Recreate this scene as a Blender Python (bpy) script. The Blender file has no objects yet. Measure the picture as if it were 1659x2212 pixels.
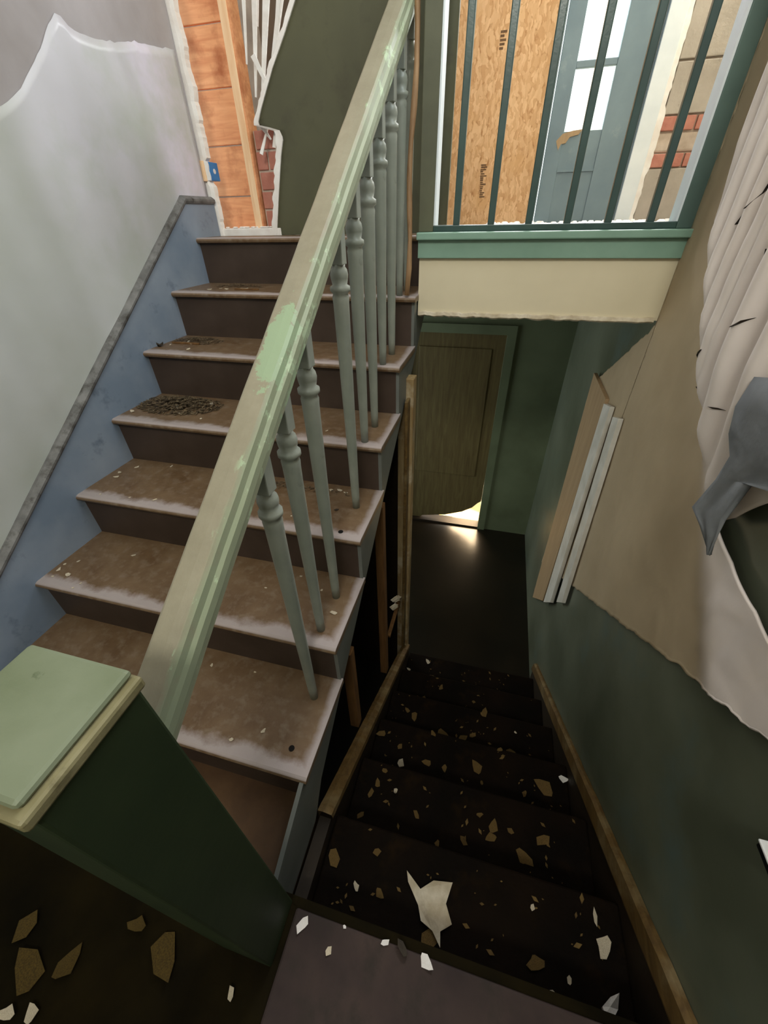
import bpy, bmesh, math, random
from mathutils import Vector, Matrix, noise

sc = bpy.context.scene
COL = sc.collection

# ------------------------------------------------------------------ camera
CAMP = Vector((1.4829, -1.9992, 0.0651))
YAW, PITCH, ROLL = 0.27, 0.6404, -0.0228
cam_d = bpy.data.cameras.new('camera')
cam = bpy.data.objects.new('camera', cam_d)
COL.objects.link(cam)
f0 = Vector((-math.sin(YAW), math.cos(YAW), 0)); r0 = Vector((math.cos(YAW), math.sin(YAW), 0)); UP = Vector((0, 0, 1))
fw = f0*math.cos(PITCH) - UP*math.sin(PITCH); u0 = UP*math.cos(PITCH) + f0*math.sin(PITCH)
rr = r0*math.cos(ROLL) + u0*math.sin(ROLL); uu = -r0*math.sin(ROLL) + u0*math.cos(ROLL)
m = Matrix.Identity(4)
for i in range(3):
    m[i][0] = rr[i]; m[i][1] = uu[i]; m[i][2] = -fw[i]; m[i][3] = CAMP[i]
cam.matrix_world = m
cam_d.sensor_fit = 'HORIZONTAL'; cam_d.sensor_width = 36.0
cam_d.lens = 855.8/1659*36.0
cam_d.clip_start = 0.02; cam_d.clip_end = 200
sc.camera = cam

# ------------------------------------------------------------------ world, light, exposure
w = bpy.data.worlds.new('sky'); sc.world = w; w.use_nodes = True
bg = w.node_tree.nodes['Background']
bg.inputs['Color'].default_value = (0.93, 1.0, 0.96, 1); bg.inputs['Strength'].default_value = 2.2

def area(name, loc, target, sx, sy, power, color):
    d = bpy.data.lights.new(name, 'AREA'); d.shape = 'RECTANGLE'; d.size = sx; d.size_y = sy
    d.energy = power; d.color = color
    o = bpy.data.objects.new(name, d); COL.objects.link(o)
    o.location = loc
    o.rotation_euler = (Vector(target) - Vector(loc)).to_track_quat('-Z', 'Y').to_euler()
    return o
# daylight at the openings; the stair and landing windows are unseen, added for light
area('added_stair_window_light', (2.32, -1.0, 1.72), (0.3, -0.9, -0.3), 1.3, 0.9, 27, (0.86, 0.94, 1.0))
area('daylight_hall_window', (1.78, 2.14, 1.9), (1.1, -0.6, 0.3), 1.7, 0.95, 210, (0.98, 0.98, 1.0))
area('added_landing_window_light', (1.45, -3.52, 2.0), (1.2, 0.0, 0.2), 0.95, 0.8, 56, (1.0, 0.97, 0.86))
area('daylight_lobby_doorway', (1.5, 1.75, -2.40), (1.2, 1.0, -2.66), 0.5, 0.4, 22, (1.0, 0.72, 0.42))

sc.view_settings.view_transform = 'Standard'
sc.view_settings.look = 'None'
sc.view_settings.gamma = 1.0
sc.view_settings.use_curve_mapping = False
sc.view_settings.exposure = 0.0

# ------------------------------------------------------------------ helpers
def lin(c):
    out = []
    for v in c[:3]:
        v = v/255.0
        out.append(v/12.92 if v <= 0.04045 else ((v + 0.055)/1.055)**2.4)
    return (*out, 1.0)

class NT:
    def __init__(s, name):
        s.m = bpy.data.materials.new(name); s.m.use_nodes = True
        s.t = s.m.node_tree; s.n = s.t.nodes; s.b = s.n['Principled BSDF']
        s.co = s.n.new('ShaderNodeTexCoord').outputs['Object']
    def link(s, a, b): s.t.links.new(a, b)
    def noise(s, scale, detail=4, rough=0.55, stretch=None, dist=0.0):
        x = s.n.new('ShaderNodeTexNoise'); x.inputs['Scale'].default_value = scale
        x.inputs['Detail'].default_value = detail; x.inputs['Roughness'].default_value = rough
        x.inputs['Distortion'].default_value = dist
        if stretch:
            mp = s.n.new('ShaderNodeMapping'); mp.inputs['Scale'].default_value = stretch
            s.link(s.co, mp.inputs['Vector']); s.link(mp.outputs['Vector'], x.inputs['Vector'])
        else: s.link(s.co, x.inputs['Vector'])
        return x.outputs['Fac']
    def ramp(s, fac, lo, hi):
        x = s.n.new('ShaderNodeMapRange'); x.inputs['From Min'].default_value = lo; x.inputs['From Max'].default_value = hi
        s.link(fac, x.inputs['Value']); return x.outputs['Result']
    def mix(s, fac, a, b):
        x = s.n.new('ShaderNodeMix'); x.data_type = 'RGBA'
        for v, k in ((a, 6), (b, 7)):
            if isinstance(v, (tuple, list)): x.inputs[k].default_value = lin(v)
            else: s.link(v, x.inputs[k])
        if isinstance(fac, (int, float)): x.inputs[0].default_value = fac
        else: s.link(fac, x.inputs[0])
        return x.outputs[2]
    def math(s, op, a, b):
        x = s.n.new('ShaderNodeMath'); x.operation = op; x.use_clamp = False
        for v, k in ((a, 0), (b, 1)):
            if isinstance(v, (int, float)): x.inputs[k].default_value = v
            else: s.link(v, x.inputs[k])
        return x.outputs[0]
    def xyz(s):
        x = s.n.new('ShaderNodeSeparateXYZ'); s.link(s.co, x.inputs[0]); return x.outputs
    def bump(s, h, strength=0.3, dist=0.01):
        x = s.n.new('ShaderNodeBump'); x.inputs['Strength'].default_value = strength; x.inputs['Distance'].default_value = dist
        s.link(h, x.inputs['Height']); s.link(x.outputs['Normal'], s.b.inputs['Normal'])
    def done(s, col, rough=0.7, spec=0.35):
        if isinstance(col, (tuple, list)): s.b.inputs['Base Color'].default_value = lin(col)
        else: s.link(col, s.b.inputs['Base Color'])
        if isinstance(rough, (int, float)): s.b.inputs['Roughness'].default_value = rough
        else: s.link(rough, s.b.inputs['Roughness'])
        s.b.inputs['Specular IOR Level'].default_value = spec
        return s.m

def paint(name, c1, c2, scale=3.0, rough=0.6, bump=0.15, bscale=40, dirt=None, dscale=9, dlo=.58, dhi=.75, spec=.35, stretch=None):
    k = NT(name)
    col = k.mix(k.ramp(k.noise(scale, 4, stretch=stretch), .35, .65), c1, c2)
    if dirt: col = k.mix(k.ramp(k.noise(dscale, 6, .65), dlo, dhi), col, dirt)
    k.bump(k.noise(bscale, 5), bump, 0.006)
    return k.done(col, rough, spec)

def wood(name, c1, c2, axis=0, rough=0.65, dirt=None):
    k = NT(name)
    st = [14, 14, 14]; st[axis] = 1.2
    g = k.noise(3.0, 6, .6, stretch=st, dist=.6)
    col = k.mix(k.ramp(g, .32, .68), c1, c2)
    if dirt: col = k.mix(k.ramp(k.noise(7, 5, .6), .5, .75), col, dirt)
    k.bump(g, .25, .004)
    return k.done(col, rough)

# --- wall surfaces
M = {}
def blue_mat():
    k = NT('pale_blue_wall_paint')
    X, Y, Z = k.xyz()
    n = k.noise(1.6, 4)
    col = k.mix(k.ramp(n, .35, .65), (206, 210, 212), (184, 190, 182))
    b = k.math('MULTIPLY', k.ramp(Z, -.35, .25), k.ramp(Y, -.95, -.25))            # lavender brightening towards the stair head paints in light spilled from the hall
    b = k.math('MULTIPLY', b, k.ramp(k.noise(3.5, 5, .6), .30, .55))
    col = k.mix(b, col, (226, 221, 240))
    st = k.ramp(k.noise(1.0, 2, .5, stretch=(1, 2.3, .35)), .40, .66)                   # soft dark bands between the wall's gloss streaks, sheen painted into the colour
    col = k.mix(k.math('MULTIPLY', st, .62), col, (150, 156, 142))
    k.bump(k.noise(5, 4), .45, .006)
    return k.done(col, .36, .5)
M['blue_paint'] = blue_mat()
M['bare_plaster'] = paint('bare_grey_plaster', (172, 167, 170), (156, 150, 150), 3, .85, .3, 22)
M['skirt_blue'] = paint('blue_grey_skirt_paint', (150, 162, 178), (124, 140, 160), 3, .45, .15, 30, (84, 96, 112), 9, .6, .8)
M['mould_grey'] = paint('worn_moulding_paint', (128, 128, 128), (98, 98, 98), 18, .6, .3, 60, (62, 60, 56), 22, .5, .7)
def cream_mat():
    k = NT('cream_wall_paper')
    a = k.n.new('ShaderNodeAttribute'); a.attribute_name = 'loose'
    n = k.noise(2.4, 5)
    tan = k.mix(k.ramp(n, .35, .65), (186, 168, 140), (172, 154, 126))
    pale = k.mix(k.ramp(n, .35, .65), (244, 234, 230), (232, 220, 212))
    col = k.mix(a.outputs['Fac'], tan, pale)
    k.bump(k.noise(16, 5), .25, .006)
    return k.done(col, .7)
M['cream'] = cream_mat()
M['cream_beam'] = paint('cream_beam_paint', (226, 216, 188), (218, 208, 180), 2.5, .6, .1, 30)
M['dado'] = paint('dark_green_wall_paint', (112, 118, 102), (86, 92, 76), 2.2, .35, .12, 12, (96, 112, 108), 3, .55, .75, .5)
M['olive'] = paint('olive_wall_paint', (92, 92, 70), (80, 80, 62), 2, .6, .1, 20, (70, 66, 54), 5, .55, .8)
M['lobby'] = paint('dark_lobby_paint', (108, 120, 94), (90, 100, 76), 2, .6, .1, 15)
M['teal'] = paint('teal_trim_paint', (140, 174, 158), (126, 160, 144), 4, .4, .1, 40)
M['bar_teal'] = paint('dark_teal_gloss', (56, 82, 80), (44, 68, 66), 6, .28, .08, 50, spec=.6)
M['post_dark'] = paint('olive_post_paint', (98, 100, 80), (82, 84, 68), 4, .5, .1, 30)
M['post_teal'] = paint('green_grey_post_paint', (92, 116, 110), (78, 100, 96), 4, .35, .1, 30, spec=.5)
M['white'] = paint('white_chalk_plaster', (248, 246, 244), (236, 230, 226), 12, .8, .4, 50)
M['chipw'] = paint('flake_plaster', (226, 216, 196), (190, 176, 150), 20, .8, .4, 90)
M['chipt'] = paint('flake_brown', (122, 98, 54), (86, 66, 32), 20, .8, .4, 90)
M['chipd'] = paint('flake_dark', (70, 62, 52), (48, 42, 36), 20, .8, .4, 90)
M['ceil'] = paint('ceiling_white', (214, 212, 206), (200, 198, 190), 2, .8, .1)
M['baluster'] = paint('baluster_grey_green', (148, 154, 144), (132, 140, 130), 10, .38, .08, 60, (96, 104, 92), 16, .62, .8, .5)
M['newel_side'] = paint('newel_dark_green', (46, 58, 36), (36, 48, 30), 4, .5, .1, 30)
M['cap'] = paint('newel_cap_paint', (122, 131, 108), (106, 116, 90), 7, .5, .12, 40, (88, 98, 74), 22, .66, .72)
M['stringer'] = paint('stringer_grey', (112, 116, 112), (96, 100, 96), 5, .45, .1, 30)
M['riser'] = paint('riser_brown', (74, 61, 53), (58, 46, 38), 4, .55, .1, 30)
M['slab'] = paint('worn_landing_board', (70, 58, 54), (52, 43, 42), 6, .65, .25, 30, (52, 46, 42), 14, .5, .7, .15)
M['dirtfloor'] = paint('dirty_floor', (30, 24, 8), (15, 12, 4), 5, .8, .4, 30, spec=.06)
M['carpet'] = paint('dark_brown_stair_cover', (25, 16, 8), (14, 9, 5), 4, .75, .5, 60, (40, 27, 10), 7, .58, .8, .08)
M['wetfloor'] = paint('damp_lobby_floor', (30, 24, 16), (20, 16, 10), 3, .28, .12, 14, spec=.5)
M['skirt_dark'] = paint('dark_skirt_board', (44, 33, 20), (34, 25, 14), 5, .6)
M['skirt_tan'] = wood('worn_tan_trim', (112, 88, 48), (78, 58, 28), 1, .6, (140, 124, 90))
M['stud'] = wood('rough_stud_wood', (128, 92, 52), (96, 66, 36), 2, .8)
M['stud_light'] = wood('pale_stud_wood', (252, 220, 182), (238, 192, 148), 2, .7)
M['plank'] = wood('orange_sheathing', (240, 178, 132), (216, 146, 104), 0, .7, (170, 98, 62))
M['post_trim'] = wood('chipped_post_trim', (172, 152, 112), (134, 108, 70), 2, .6, (208, 200, 178))
M['mould_olive'] = paint('olive_tan_moulding', (138, 132, 100), (116, 110, 78), 14, .5, .2, 50, (90, 84, 58), 18, .6, .75)
M['landing_brown'] = paint('brown_landing_paint', (96, 70, 44), (70, 48, 28), 5, .6, .2, 30)
M['chipo'] = paint('flake_ochre', (88, 70, 22), (62, 48, 14), 20, .8, .4, 90)
M['stencil'] = paint('faded_black_print', (120, 92, 66), (96, 74, 56), 60, .8)
M['pole'] = wood('brown_pole_wood', (170, 138, 102), (130, 100, 70), 2, .6)
M['tanboard'] = wood('tan_board', (176, 150, 116), (160, 134, 102), 2, .6)
M['whiteboard'] = paint('painted_white_batten', (224, 222, 216), (206, 204, 196), 10, .55, .2, 40)
M['door_brown'] = wood('brown_door', (106, 96, 62), (86, 74, 46), 2, .5)
M['doorblue'] = paint('grey_blue_door_paint', (122, 142, 152), (108, 128, 140), 3, .45, .15, 30, (150, 166, 170), 5, .6, .8)
M['trimwhite'] = paint('blue_white_trim', (232, 240, 246), (218, 228, 236), 4, .5)
M['brick'] = paint('red_brick', (196, 136, 120), (178, 116, 102), 12, .85, .5, 70, (196, 150, 134), 20, .62, .8)
M['block'] = paint('grey_block', (186, 178, 168), (170, 162, 152), 5, .9, .5, 60, (112, 106, 98), 12, .64, .75)
M['mortar'] = paint('pale_mortar', (206, 192, 180), (180, 164, 150), 12, .9, .5, 50)
M['backing'] = paint('brown_grey_backing', (122, 110, 98), (98, 88, 78), 5, .9, .4, 30)
M['metal_black'] = paint('black_metal', (24, 26, 26), (16, 18, 18), 8, .35, .05, 40)
M['plastic_blue'] = paint('blue_plastic', (60, 138, 208), (48, 120, 190), 8, .4, .05, 40)
M['plastic_white'] = paint('white_plastic', (240, 242, 244), (228, 230, 232), 8, .4, .05, 40)
M['flap'] = paint('grey_paper_back', (126, 130, 134), (108, 112, 116), 6, .7, .4, 30)
M['ground'] = paint('pale_paving', (236, 206, 150), (224, 190, 132), 3, .9)
M['litter'] = paint('leaf_litter', (110, 94, 70), (66, 54, 40), 60, .85, .4, 120)
M['hole'] = paint('hole_dark', (14, 8, 6), (10, 6, 4), 5, .9)

# tread: brown with a pale worn front edge and right hand return (object space: y = 0 at the nosing, x across)
def tread_mat(W):
    k = NT('worn_brown_tread')
    X, Y, Z = k.xyz()
    n = k.noise(7, 6, .65); n2 = k.noise(30, 5, .6)
    base = k.mix(k.ramp(n, .35, .7), (122, 100, 76), (96, 72, 48))
    base = k.mix(k.ramp(n2, .5, .8), base, (134, 118, 100))
    nz = k.math('MULTIPLY', k.math('SUBTRACT', n, .5), .16)
    edge = k.ramp(k.math('ADD', Y, k.math('MULTIPLY', nz, .8)), .056, .026)
    ret = k.ramp(k.math('ADD', X, k.math('MULTIPLY', nz, .35)), W - .052, W - .03)
    wear = k.math('MAXIMUM', edge, ret)
    wear = k.math('MINIMUM', wear, 1.0)
    wear = k.math('MULTIPLY', wear, k.ramp(Z, -.007, -.002))  # nosing front left without wear, its shade put into the mask
    wear = k.math('MULTIPLY', wear, .85)
    col = k.mix(wear, base, (178, 168, 168))
    k.bump(n2, .25, .004)
    return k.done(col, .42, .45)

def rail_mat():
    k = NT('worn_khaki_handrail')
    X, Y, Z = k.xyz()
    n = k.noise(9, 6, .7); n2 = k.noise(28, 6, .7, stretch=(1.0, .35, .35))
    base = k.mix(k.ramp(n, .3, .7), (162, 156, 136), (146, 140, 120))
    side = k.ramp(k.math('ADD', X, k.math('MULTIPLY', k.math('SUBTRACT', n2, .5), .03)), 1.094, 1.103)
    col = k.mix(side, base, (150, 160, 134))
    streak = k.math('MULTIPLY', k.ramp(n2, .57, .61), k.ramp(X, 1.086, 1.098))
    col = k.mix(streak, col, (176, 196, 164))
    # the bare patch of mint undercoat
    dy = k.math('MULTIPLY', k.math('ADD', Y, 1.285), 9.0); dx = k.math('MULTIPLY', k.math('SUBTRACT', X, 1.083), 26.0)
    d = k.math('ADD', k.math('MULTIPLY', dy, dy), k.math('MULTIPLY', dx, dx))
    d = k.math('ADD', d, k.math('MULTIPLY', k.math('SUBTRACT', k.noise(34, 6, .7), .5), 2.6))
    col = k.mix(k.ramp(d, .55, .42), col, (158, 180, 148))
    k.bump(n2, .3, .004)
    return k.done(col, .4, .45)

def osb_mat():
    k = NT('strand_board')
    mp = k.n.new('ShaderNodeMapping'); mp.inputs['Scale'].default_value = (70, 70, 20); mp.inputs['Rotation'].default_value = (0, .35, 0)
    nz = k.n.new('ShaderNodeTexNoise'); nz.inputs['Scale'].default_value = 9; nz.inputs['Detail'].default_value = 4
    k.link(k.co, nz.inputs['Vector'])
    mx = k.n.new('ShaderNodeVectorMath'); mx.operation = 'MULTIPLY_ADD'
    mx.inputs[1].default_value = (.10, .10, .10)
    k.link(nz.outputs['Color'], mx.inputs[0]); k.link(k.co, mx.inputs[2]); k.link(mx.outputs[0], mp.inputs['Vector'])
    v = k.n.new('ShaderNodeTexVoronoi'); v.inputs['Scale'].default_value = 1.0; k.link(mp.outputs['Vector'], v.inputs['Vector'])
    sp = k.n.new('ShaderNodeSeparateColor'); k.link(v.outputs['Color'], sp.inputs[0])
    col = k.mix(sp.outputs[0], (230, 192, 150), (202, 158, 114))
    col = k.mix(k.ramp(k.noise(4, 5), .55, .8), col, (214, 170, 120))
    col = k.mix(k.ramp(v.outputs['Distance'], .7, .95), col, (178, 132, 88))
    k.bump(sp.outputs[1], .4, .004)
    return k.done(col, .75)

def glass_mat():
    mt = bpy.data.materials.new('clear_dusty_glass'); mt.use_nodes = True
    t = mt.node_tree; t.nodes.clear()
    o = t.nodes.new('ShaderNodeOutputMaterial'); a = t.nodes.new('ShaderNodeBsdfTransparent'); g = t.nodes.new('ShaderNodeBsdfGlossy')
    g.inputs['Roughness'].default_value = .08
    a.inputs['Color'].default_value = (.95, .98, .95, 1)
    x = t.nodes.new('ShaderNodeMixShader'); x.inputs[0].default_value = .06
    t.links.new(a.outputs[0], x.inputs[1]); t.links.new(g.outputs[0], x.inputs[2]); t.links.new(x.outputs[0], o.inputs[0])
    return mt
M['glass'] = glass_mat(); M['osb'] = osb_mat(); M['rail'] = rail_mat()

WL = {}                                       # world location of every object's origin
def empty(name, loc, label=None, cat=None, group=None):
    o = bpy.data.objects.new(name, None); COL.objects.link(o); o.location = loc; WL[o] = Vector(loc)
    o.empty_display_size = .05
    if label: o['label'] = label
    if cat: o['category'] = cat
    if group: o['group'] = group
    return o
def tag(o, label=None, cat=None, group=None, kind=None):
    if label: o['label'] = label
    if cat: o['category'] = cat
    if group: o['group'] = group
    if kind: o['kind'] = kind
    return o

class MB:
    def __init__(s): s.v = []; s.f = []
    def add(s, vs, fs):
        n = len(s.v); s.v += [Vector(v) for v in vs]; s.f += [[n + i for i in f] for f in fs]; return s
    def box(s, x0, x1, y0, y1, z0, z1):
        return s.add([(x0,y0,z0),(x1,y0,z0),(x1,y1,z0),(x0,y1,z0),(x0,y0,z1),(x1,y0,z1),(x1,y1,z1),(x0,y1,z1)],
                     [(3,2,1,0),(4,5,6,7),(0,1,5,4),(1,2,6,5),(2,3,7,6),(3,0,4,7)])
    def prism(s, poly, fn, a, b):
        """poly: 2-D outline; fn(p, q, t) -> xyz; extruded from t=a to t=b"""
        n = len(poly)
        vs = [fn(p, q, a) for p, q in poly] + [fn(p, q, b) for p, q in poly]
        fs = [tuple(range(n))[::-1], tuple(range(n, 2*n))] + [(i, (i+1) % n, n + (i+1) % n, n + i) for i in range(n)]
        return s.add(vs, fs)
    def lathe(s, prof, c, seg=14, rot=0.0):
        n = len(prof); vs = []
        for r, z in prof:
            for j in range(seg):
                a = rot + 2*math.pi*j/seg; vs.append((c[0] + r*math.cos(a), c[1] + r*math.sin(a), c[2] + z))
        fs = [(i*seg + j, i*seg + (j+1) % seg, (i+1)*seg + (j+1) % seg, (i+1)*seg + j) for i in range(n-1) for j in range(seg)]
        fs += [tuple(range(seg))[::-1], tuple((n-1)*seg + j for j in range(seg))]
        return s.add(vs, fs)
    def tube(s, path, r, seg=8):
        path = [Vector(p) for p in path]; n = len(path); vs = []
        for i, p in enumerate(path):
            t = (path[min(i+1, n-1)] - path[max(i-1, 0)]).normalized()
            a = t.cross(Vector((0, 1, 0)) if abs(t.y) < .9 else Vector((1, 0, 0))).normalized(); b = t.cross(a)
            R_ = r[i] if isinstance(r, (list, tuple)) else r
            for j in range(seg):
                q = 2*math.pi*j/seg; vs.append(p + a*R_*math.cos(q) + b*R_*math.sin(q))
        fs = [(i*seg + j, i*seg + (j+1) % seg, (i+1)*seg + (j+1) % seg, (i+1)*seg + j) for i in range(n-1) for j in range(seg)]
        fs += [tuple(range(seg))[::-1], tuple((n-1)*seg + j for j in range(seg))]
        return s.add(vs, fs)
    def grid(s, rows):
        n = len(rows[0]); vs = [p for r_ in rows for p in r_]
        return s.add(vs, [(i*n + j, i*n + j + 1, (i+1)*n + j + 1, (i+1)*n + j) for i in range(len(rows)-1) for j in range(n-1)])
    def build(s, name, mat, parent=None, loc=None, bevel=0.0, smooth=False, solid=0.0, kind=None):
        L = Vector(loc) if loc is not None else (WL[parent].copy() if parent is not None else Vector((0, 0, 0)))
        me = bpy.data.meshes.new(name)
        me.from_pydata([tuple(v - L) for v in s.v], [], s.f)
        bm = bmesh.new(); bm.from_mesh(me); bmesh.ops.recalc_face_normals(bm, faces=bm.faces)
        bm.to_mesh(me); bm.free()
        me.materials.append(mat)
        if smooth:
            for p in me.polygons: p.use_smooth = True
        o = bpy.data.objects.new(name, me); COL.objects.link(o); WL[o] = L
        if parent is not None: o.parent = parent; o.location = L - WL[parent]
        else: o.location = L
        if solid:
            md = o.modifiers.new('thick', 'SOLIDIFY'); md.thickness = solid; md.offset = 0
        if bevel:
            md = o.modifiers.new('bevel', 'BEVEL'); md.width = bevel; md.segments = 2; md.limit_method = 'ANGLE'; md.angle_limit = .6
        if kind: o['kind'] = kind
        return o

def box(name, mat, x0, x1, y0, y1, z0, z1, parent=None, bevel=0.0, kind=None, loc=None):
    return MB().box(x0, x1, y0, y1, z0, z1).build(name, mat, parent, loc, bevel, kind=kind)
def interp(pts, t):
    if t <= pts[0][0]: return pts[0][1]
    for (a, va), (b, vb) in zip(pts, pts[1:]):
        if t <= b: return va + (vb - va)*(t - a)/(b - a)
    return pts[-1][1]
def nz(x, y, z, s=1.0): return noise.noise(Vector((x*s, y*s, z*s)))

# ------------------------------------------------------------------ numbers of the place (metres; z = 0 is the upper floor)
RISE, RUN, W = .19, .2761, 1.147               # upper flight
ZL = -1.33                                     # landing the photographer stands on
XR = 2.06                                      # right wall
DRUN, DY0 = .257, -1.862                       # lower flight: run, first nosing
ZB = -2.66                                     # lobby floor
YB = 1.48                                      # lobby end wall
TOP = 2.6
M['tread'] = tread_mat(W)

# ------------------------------------------------------------------ large structure
# left wall: bare plaster body, its painted skin ends in a curved torn edge high up
wl = box('wall_left', M['bare_plaster'], -.14, 0, -3.4, .215, ZB - .1, TOP, kind='structure')
edge = [(-3.4, .20), (-1.1, .26), (-.80, .30), (-.711, .341), (-.631, .383), (-.53, .47), (-.477, .518), (-.42, .575), (-.378, .600), (-.35, .578), (-.324, .572),
        (-.249, .574), (-.15, .590), (-.036, .615), (.08, .628), (.195, .645)]
rows = []
for i in range(120):
    y = -3.35 + 3.545*(i/119)**.6
    zt = interp(edge, y) + .006*nz(y, 3, 0, 60)
    r_ = []
    for j in range(70):
        z = ZL - .02 + (zt - ZL + .02)*j/69
        k_ = max(0, min(1, (z - .05)/.2))*max(0, min(1, (y + .75)/.25))
        bl = .010*max(0, nz(y, z, 7, 3.0)) + .006*max(0, nz(y, z, 2, 11))*(.3 + .7*k_) + .007*k_*max(0, nz(y*1.6, z, 5, 24)) + .004*k_*max(0, nz(y, z, 8, 50))
        bl *= min(1, (69 - j)/22.0)
        r_.append((.003 + bl, y, z))
    rows.append(r_)
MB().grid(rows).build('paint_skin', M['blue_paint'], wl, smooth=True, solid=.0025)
# left skirt board along the flight, level at the top
SL = RISE/RUN
bb = empty('baseboard_left', (0, 0, 0)); bb['kind'] = 'structure'
ys = [-1.95, -.012, .214]
skirt_top = lambda y: .160 + SL*min(y, -.012) + .008
MB().prism([(-1.95, ZL), (-1.55, ZL - .02), (.214, -.24), (.214, .150), (-.012, .150), (-1.95, skirt_top(-1.95) - .018)],
           lambda p, q, t: (t, p, q), .0, .024).build('skirt_board', M['skirt_blue'], bb, bevel=.002)
mb = MB()
prof = [(0, -.028), (.026, -.028), (.030, -.02), (.030, -.012), (.022, -.006), (.012, 0), (0, 0)]
for a, b in (((-1.95), (-.012)), ((-.012), .214)):
    za, zb_ = skirt_top(a), skirt_top(b) if b < 0 else skirt_top(-.012)
    mb.add([(px_ + .004, a, za + pz) for px_, pz in prof] + [(px_ + .004, b, zb_ + pz) for px_, pz in prof],
           [(i, (i+1) % 7, 7 + (i+1) % 7, 7 + i) for i in range(7)] + [tuple(range(7)), tuple(range(7, 14))])
mb.build('skirt_moulding', M['mould_grey'], bb)

# right wall with an unseen stair window, added for light, high above the frame; green paint low down, a torn cream skin over it
wr = empty('wall_right', (XR, 0, 0)); wr['kind'] = 'structure'
mb = MB()
mb.box(XR, XR + .14, -3.4, -1.7, ZB - .1, TOP).box(XR, XR + .14, -1.7, -.3, ZB - .1, 1.2).box(XR, XR + .14, -1.7, -.3, 2.25, TOP)
mb.box(XR, XR + .14, -.3, -.06, ZB - .1, TOP).box(XR, XR + .14, -.06, YB + .1, ZB - .1, -.27)
mb.build('wall_body', M['dado'], wr)
dado_line = lambda y: -.70 - .715*(y + 1.497) + .010*nz(y, 0, 5, 22) + .006*nz(y, 9, 5, 70)
crest = [(-1.6, -2.1), (-.80, -1.26), (-.65, -1.08), (-.475, -.90), (-.30, -.72), (-.21, -.64), (-.09, -.53), (.04, -.425), (.20, -.39), (2.6, -.36)]
sst = lambda a, b, v: (lambda t: t*t*(3 - 2*t))(min(1, max(0, (v - a)/(b - a))))
def fold(y, z):
    d = interp(crest, z) - y + .012*nz(y, z, 6, 6)
    low = sst(-.60, -.16, z)
    k = sst(-.004, .03 + .13*(1 - low), d)
    yy = y + .02*nz(0, z, 4, 2.2) + .015*nz(y, z, 9, 2)
    per = .074
    s_ = abs(math.sin(math.pi*(yy + .42)/per)) ** .8
    s2 = abs(math.sin(math.pi*(yy + .84)/.125)) ** .9
    t = min(1, max(0, (-.70 - y)/.14))
    rip = s_*(1 - t) + s2*t*1.5
    return k*(.014 + .010*low + (.036*rip - .008)*(.06 + .94*low)*sst(.01, .085, d)) + .004*nz(y, z, 1, 2.5) + .003*max(0, nz(y, z, 8, 14))
tear_lo = [(-2.2, -.60), (-1.41, -.565), (-1.29, -.555), (-1.21, -.545), (-1.10, -.512), (-1.0, -.505)]
tear_hi = [(-2.2, -.1), (-1.6, -.18), (-1.3, -.30), (-1.22, -.38), (-1.17, -.46), (-1.13, -.495), (-1.0, -.505)]
def skin_top(y): return 1.19 if y < -.205 else -.275 - (y + .205)*.66 + .012*nz(y, 4, 0, 30)  # beyond the beam the cut follows its soft shadow, green standing for shade
def mid(y):
    t = sst(-.9, -.3, y); return -.505*(1 - t) + t*.5*(dado_line(y) + (-.275 if y < -.205 else skin_top(y)))
NYS = 300
ysk = [-2.2 + 2.62*i/NYS for i in range(NYS + 1)]
mbs = MB(); rows_all = []
for part in (0, 1):
    rows = []
    for y in ysk:
        a, b = dado_line(y), skin_top(y)
        tl = interp(tear_lo, y) if y < -1.0 else mid(y); th = interp(tear_hi, y) if y < -1.0 else mid(y)
        lo, hi = (a, tl) if part == 0 else (th, b)
        nn = 50 if part == 0 else 110
        r_ = []
        for j in range(nn + 1):
            z = lo + (hi - lo)*j/nn
            rim = .0025*(1 + nz(y, z, 3, 40)) if (part == 0 and j == 0) else 0
            r_.append((XR - .007 - fold(y, z) - rim, y, z))
        rows.append(r_)
    mbs.grid(rows)
o = mbs.build('cream_skin', M['cream'], wr, smooth=True, solid=.005)
bm2 = bmesh.new(); bm2.from_mesh(o.data); bmesh.ops.remove_doubles(bm2, verts=bm2.verts, dist=1e-5)
bmesh.ops.recalc_face_normals(bm2, faces=bm2.faces); bm2.to_mesh(o.data); bm2.free()
at = o.data.attributes.new('loose', 'FLOAT', 'POINT')          # paler where the paper has come away from the wall
for i, v in enumerate(o.data.vertices):
    p = v.co + WL[o]
    at.data[i].value = sst(0, .05 + .17*(1 - sst(-.75, -.20, p.z)), interp(crest, p.z) - p.y + .012*nz(p.y, p.z, 6, 6))
for y, z, l, a in ((-.700, -.275, .055, .9), (-.755, -.235, .040, .8), (-.640, .045, .035, .7), (-.705, .10, .09, .9), (-.785, -.335, .05, 1.5), (-.915, -.13, .05, .6), (-.94, -.31, .035, .2), (-.86, -.02, .05, .9)):
    x = XR - .0095 - fold(y, z); ca, sa = -math.cos(a), math.sin(a)
    pts = [(-l/2, 0), (-l*.1, .0026), (l/2, .001), (l*.1, -.0016)]  # dark slivers paint the shade inside the cracks
    P_ = [(y + ca*p - sa*q, z + sa*p + ca*q) for p, q in pts]
    MB().add([(XR - .0105 - fold(*p), p[0], p[1]) for p in P_] + [(XR - .014 - fold(*p), p[0], p[1]) for p in P_], [(0, 1, 2, 3), (7, 6, 5, 4), (0, 1, 5, 4), (1, 2, 6, 5), (2, 3, 7, 6), (3, 0, 4, 7)]).build('paper_crack', M['skirt_dark'], wr)
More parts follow.
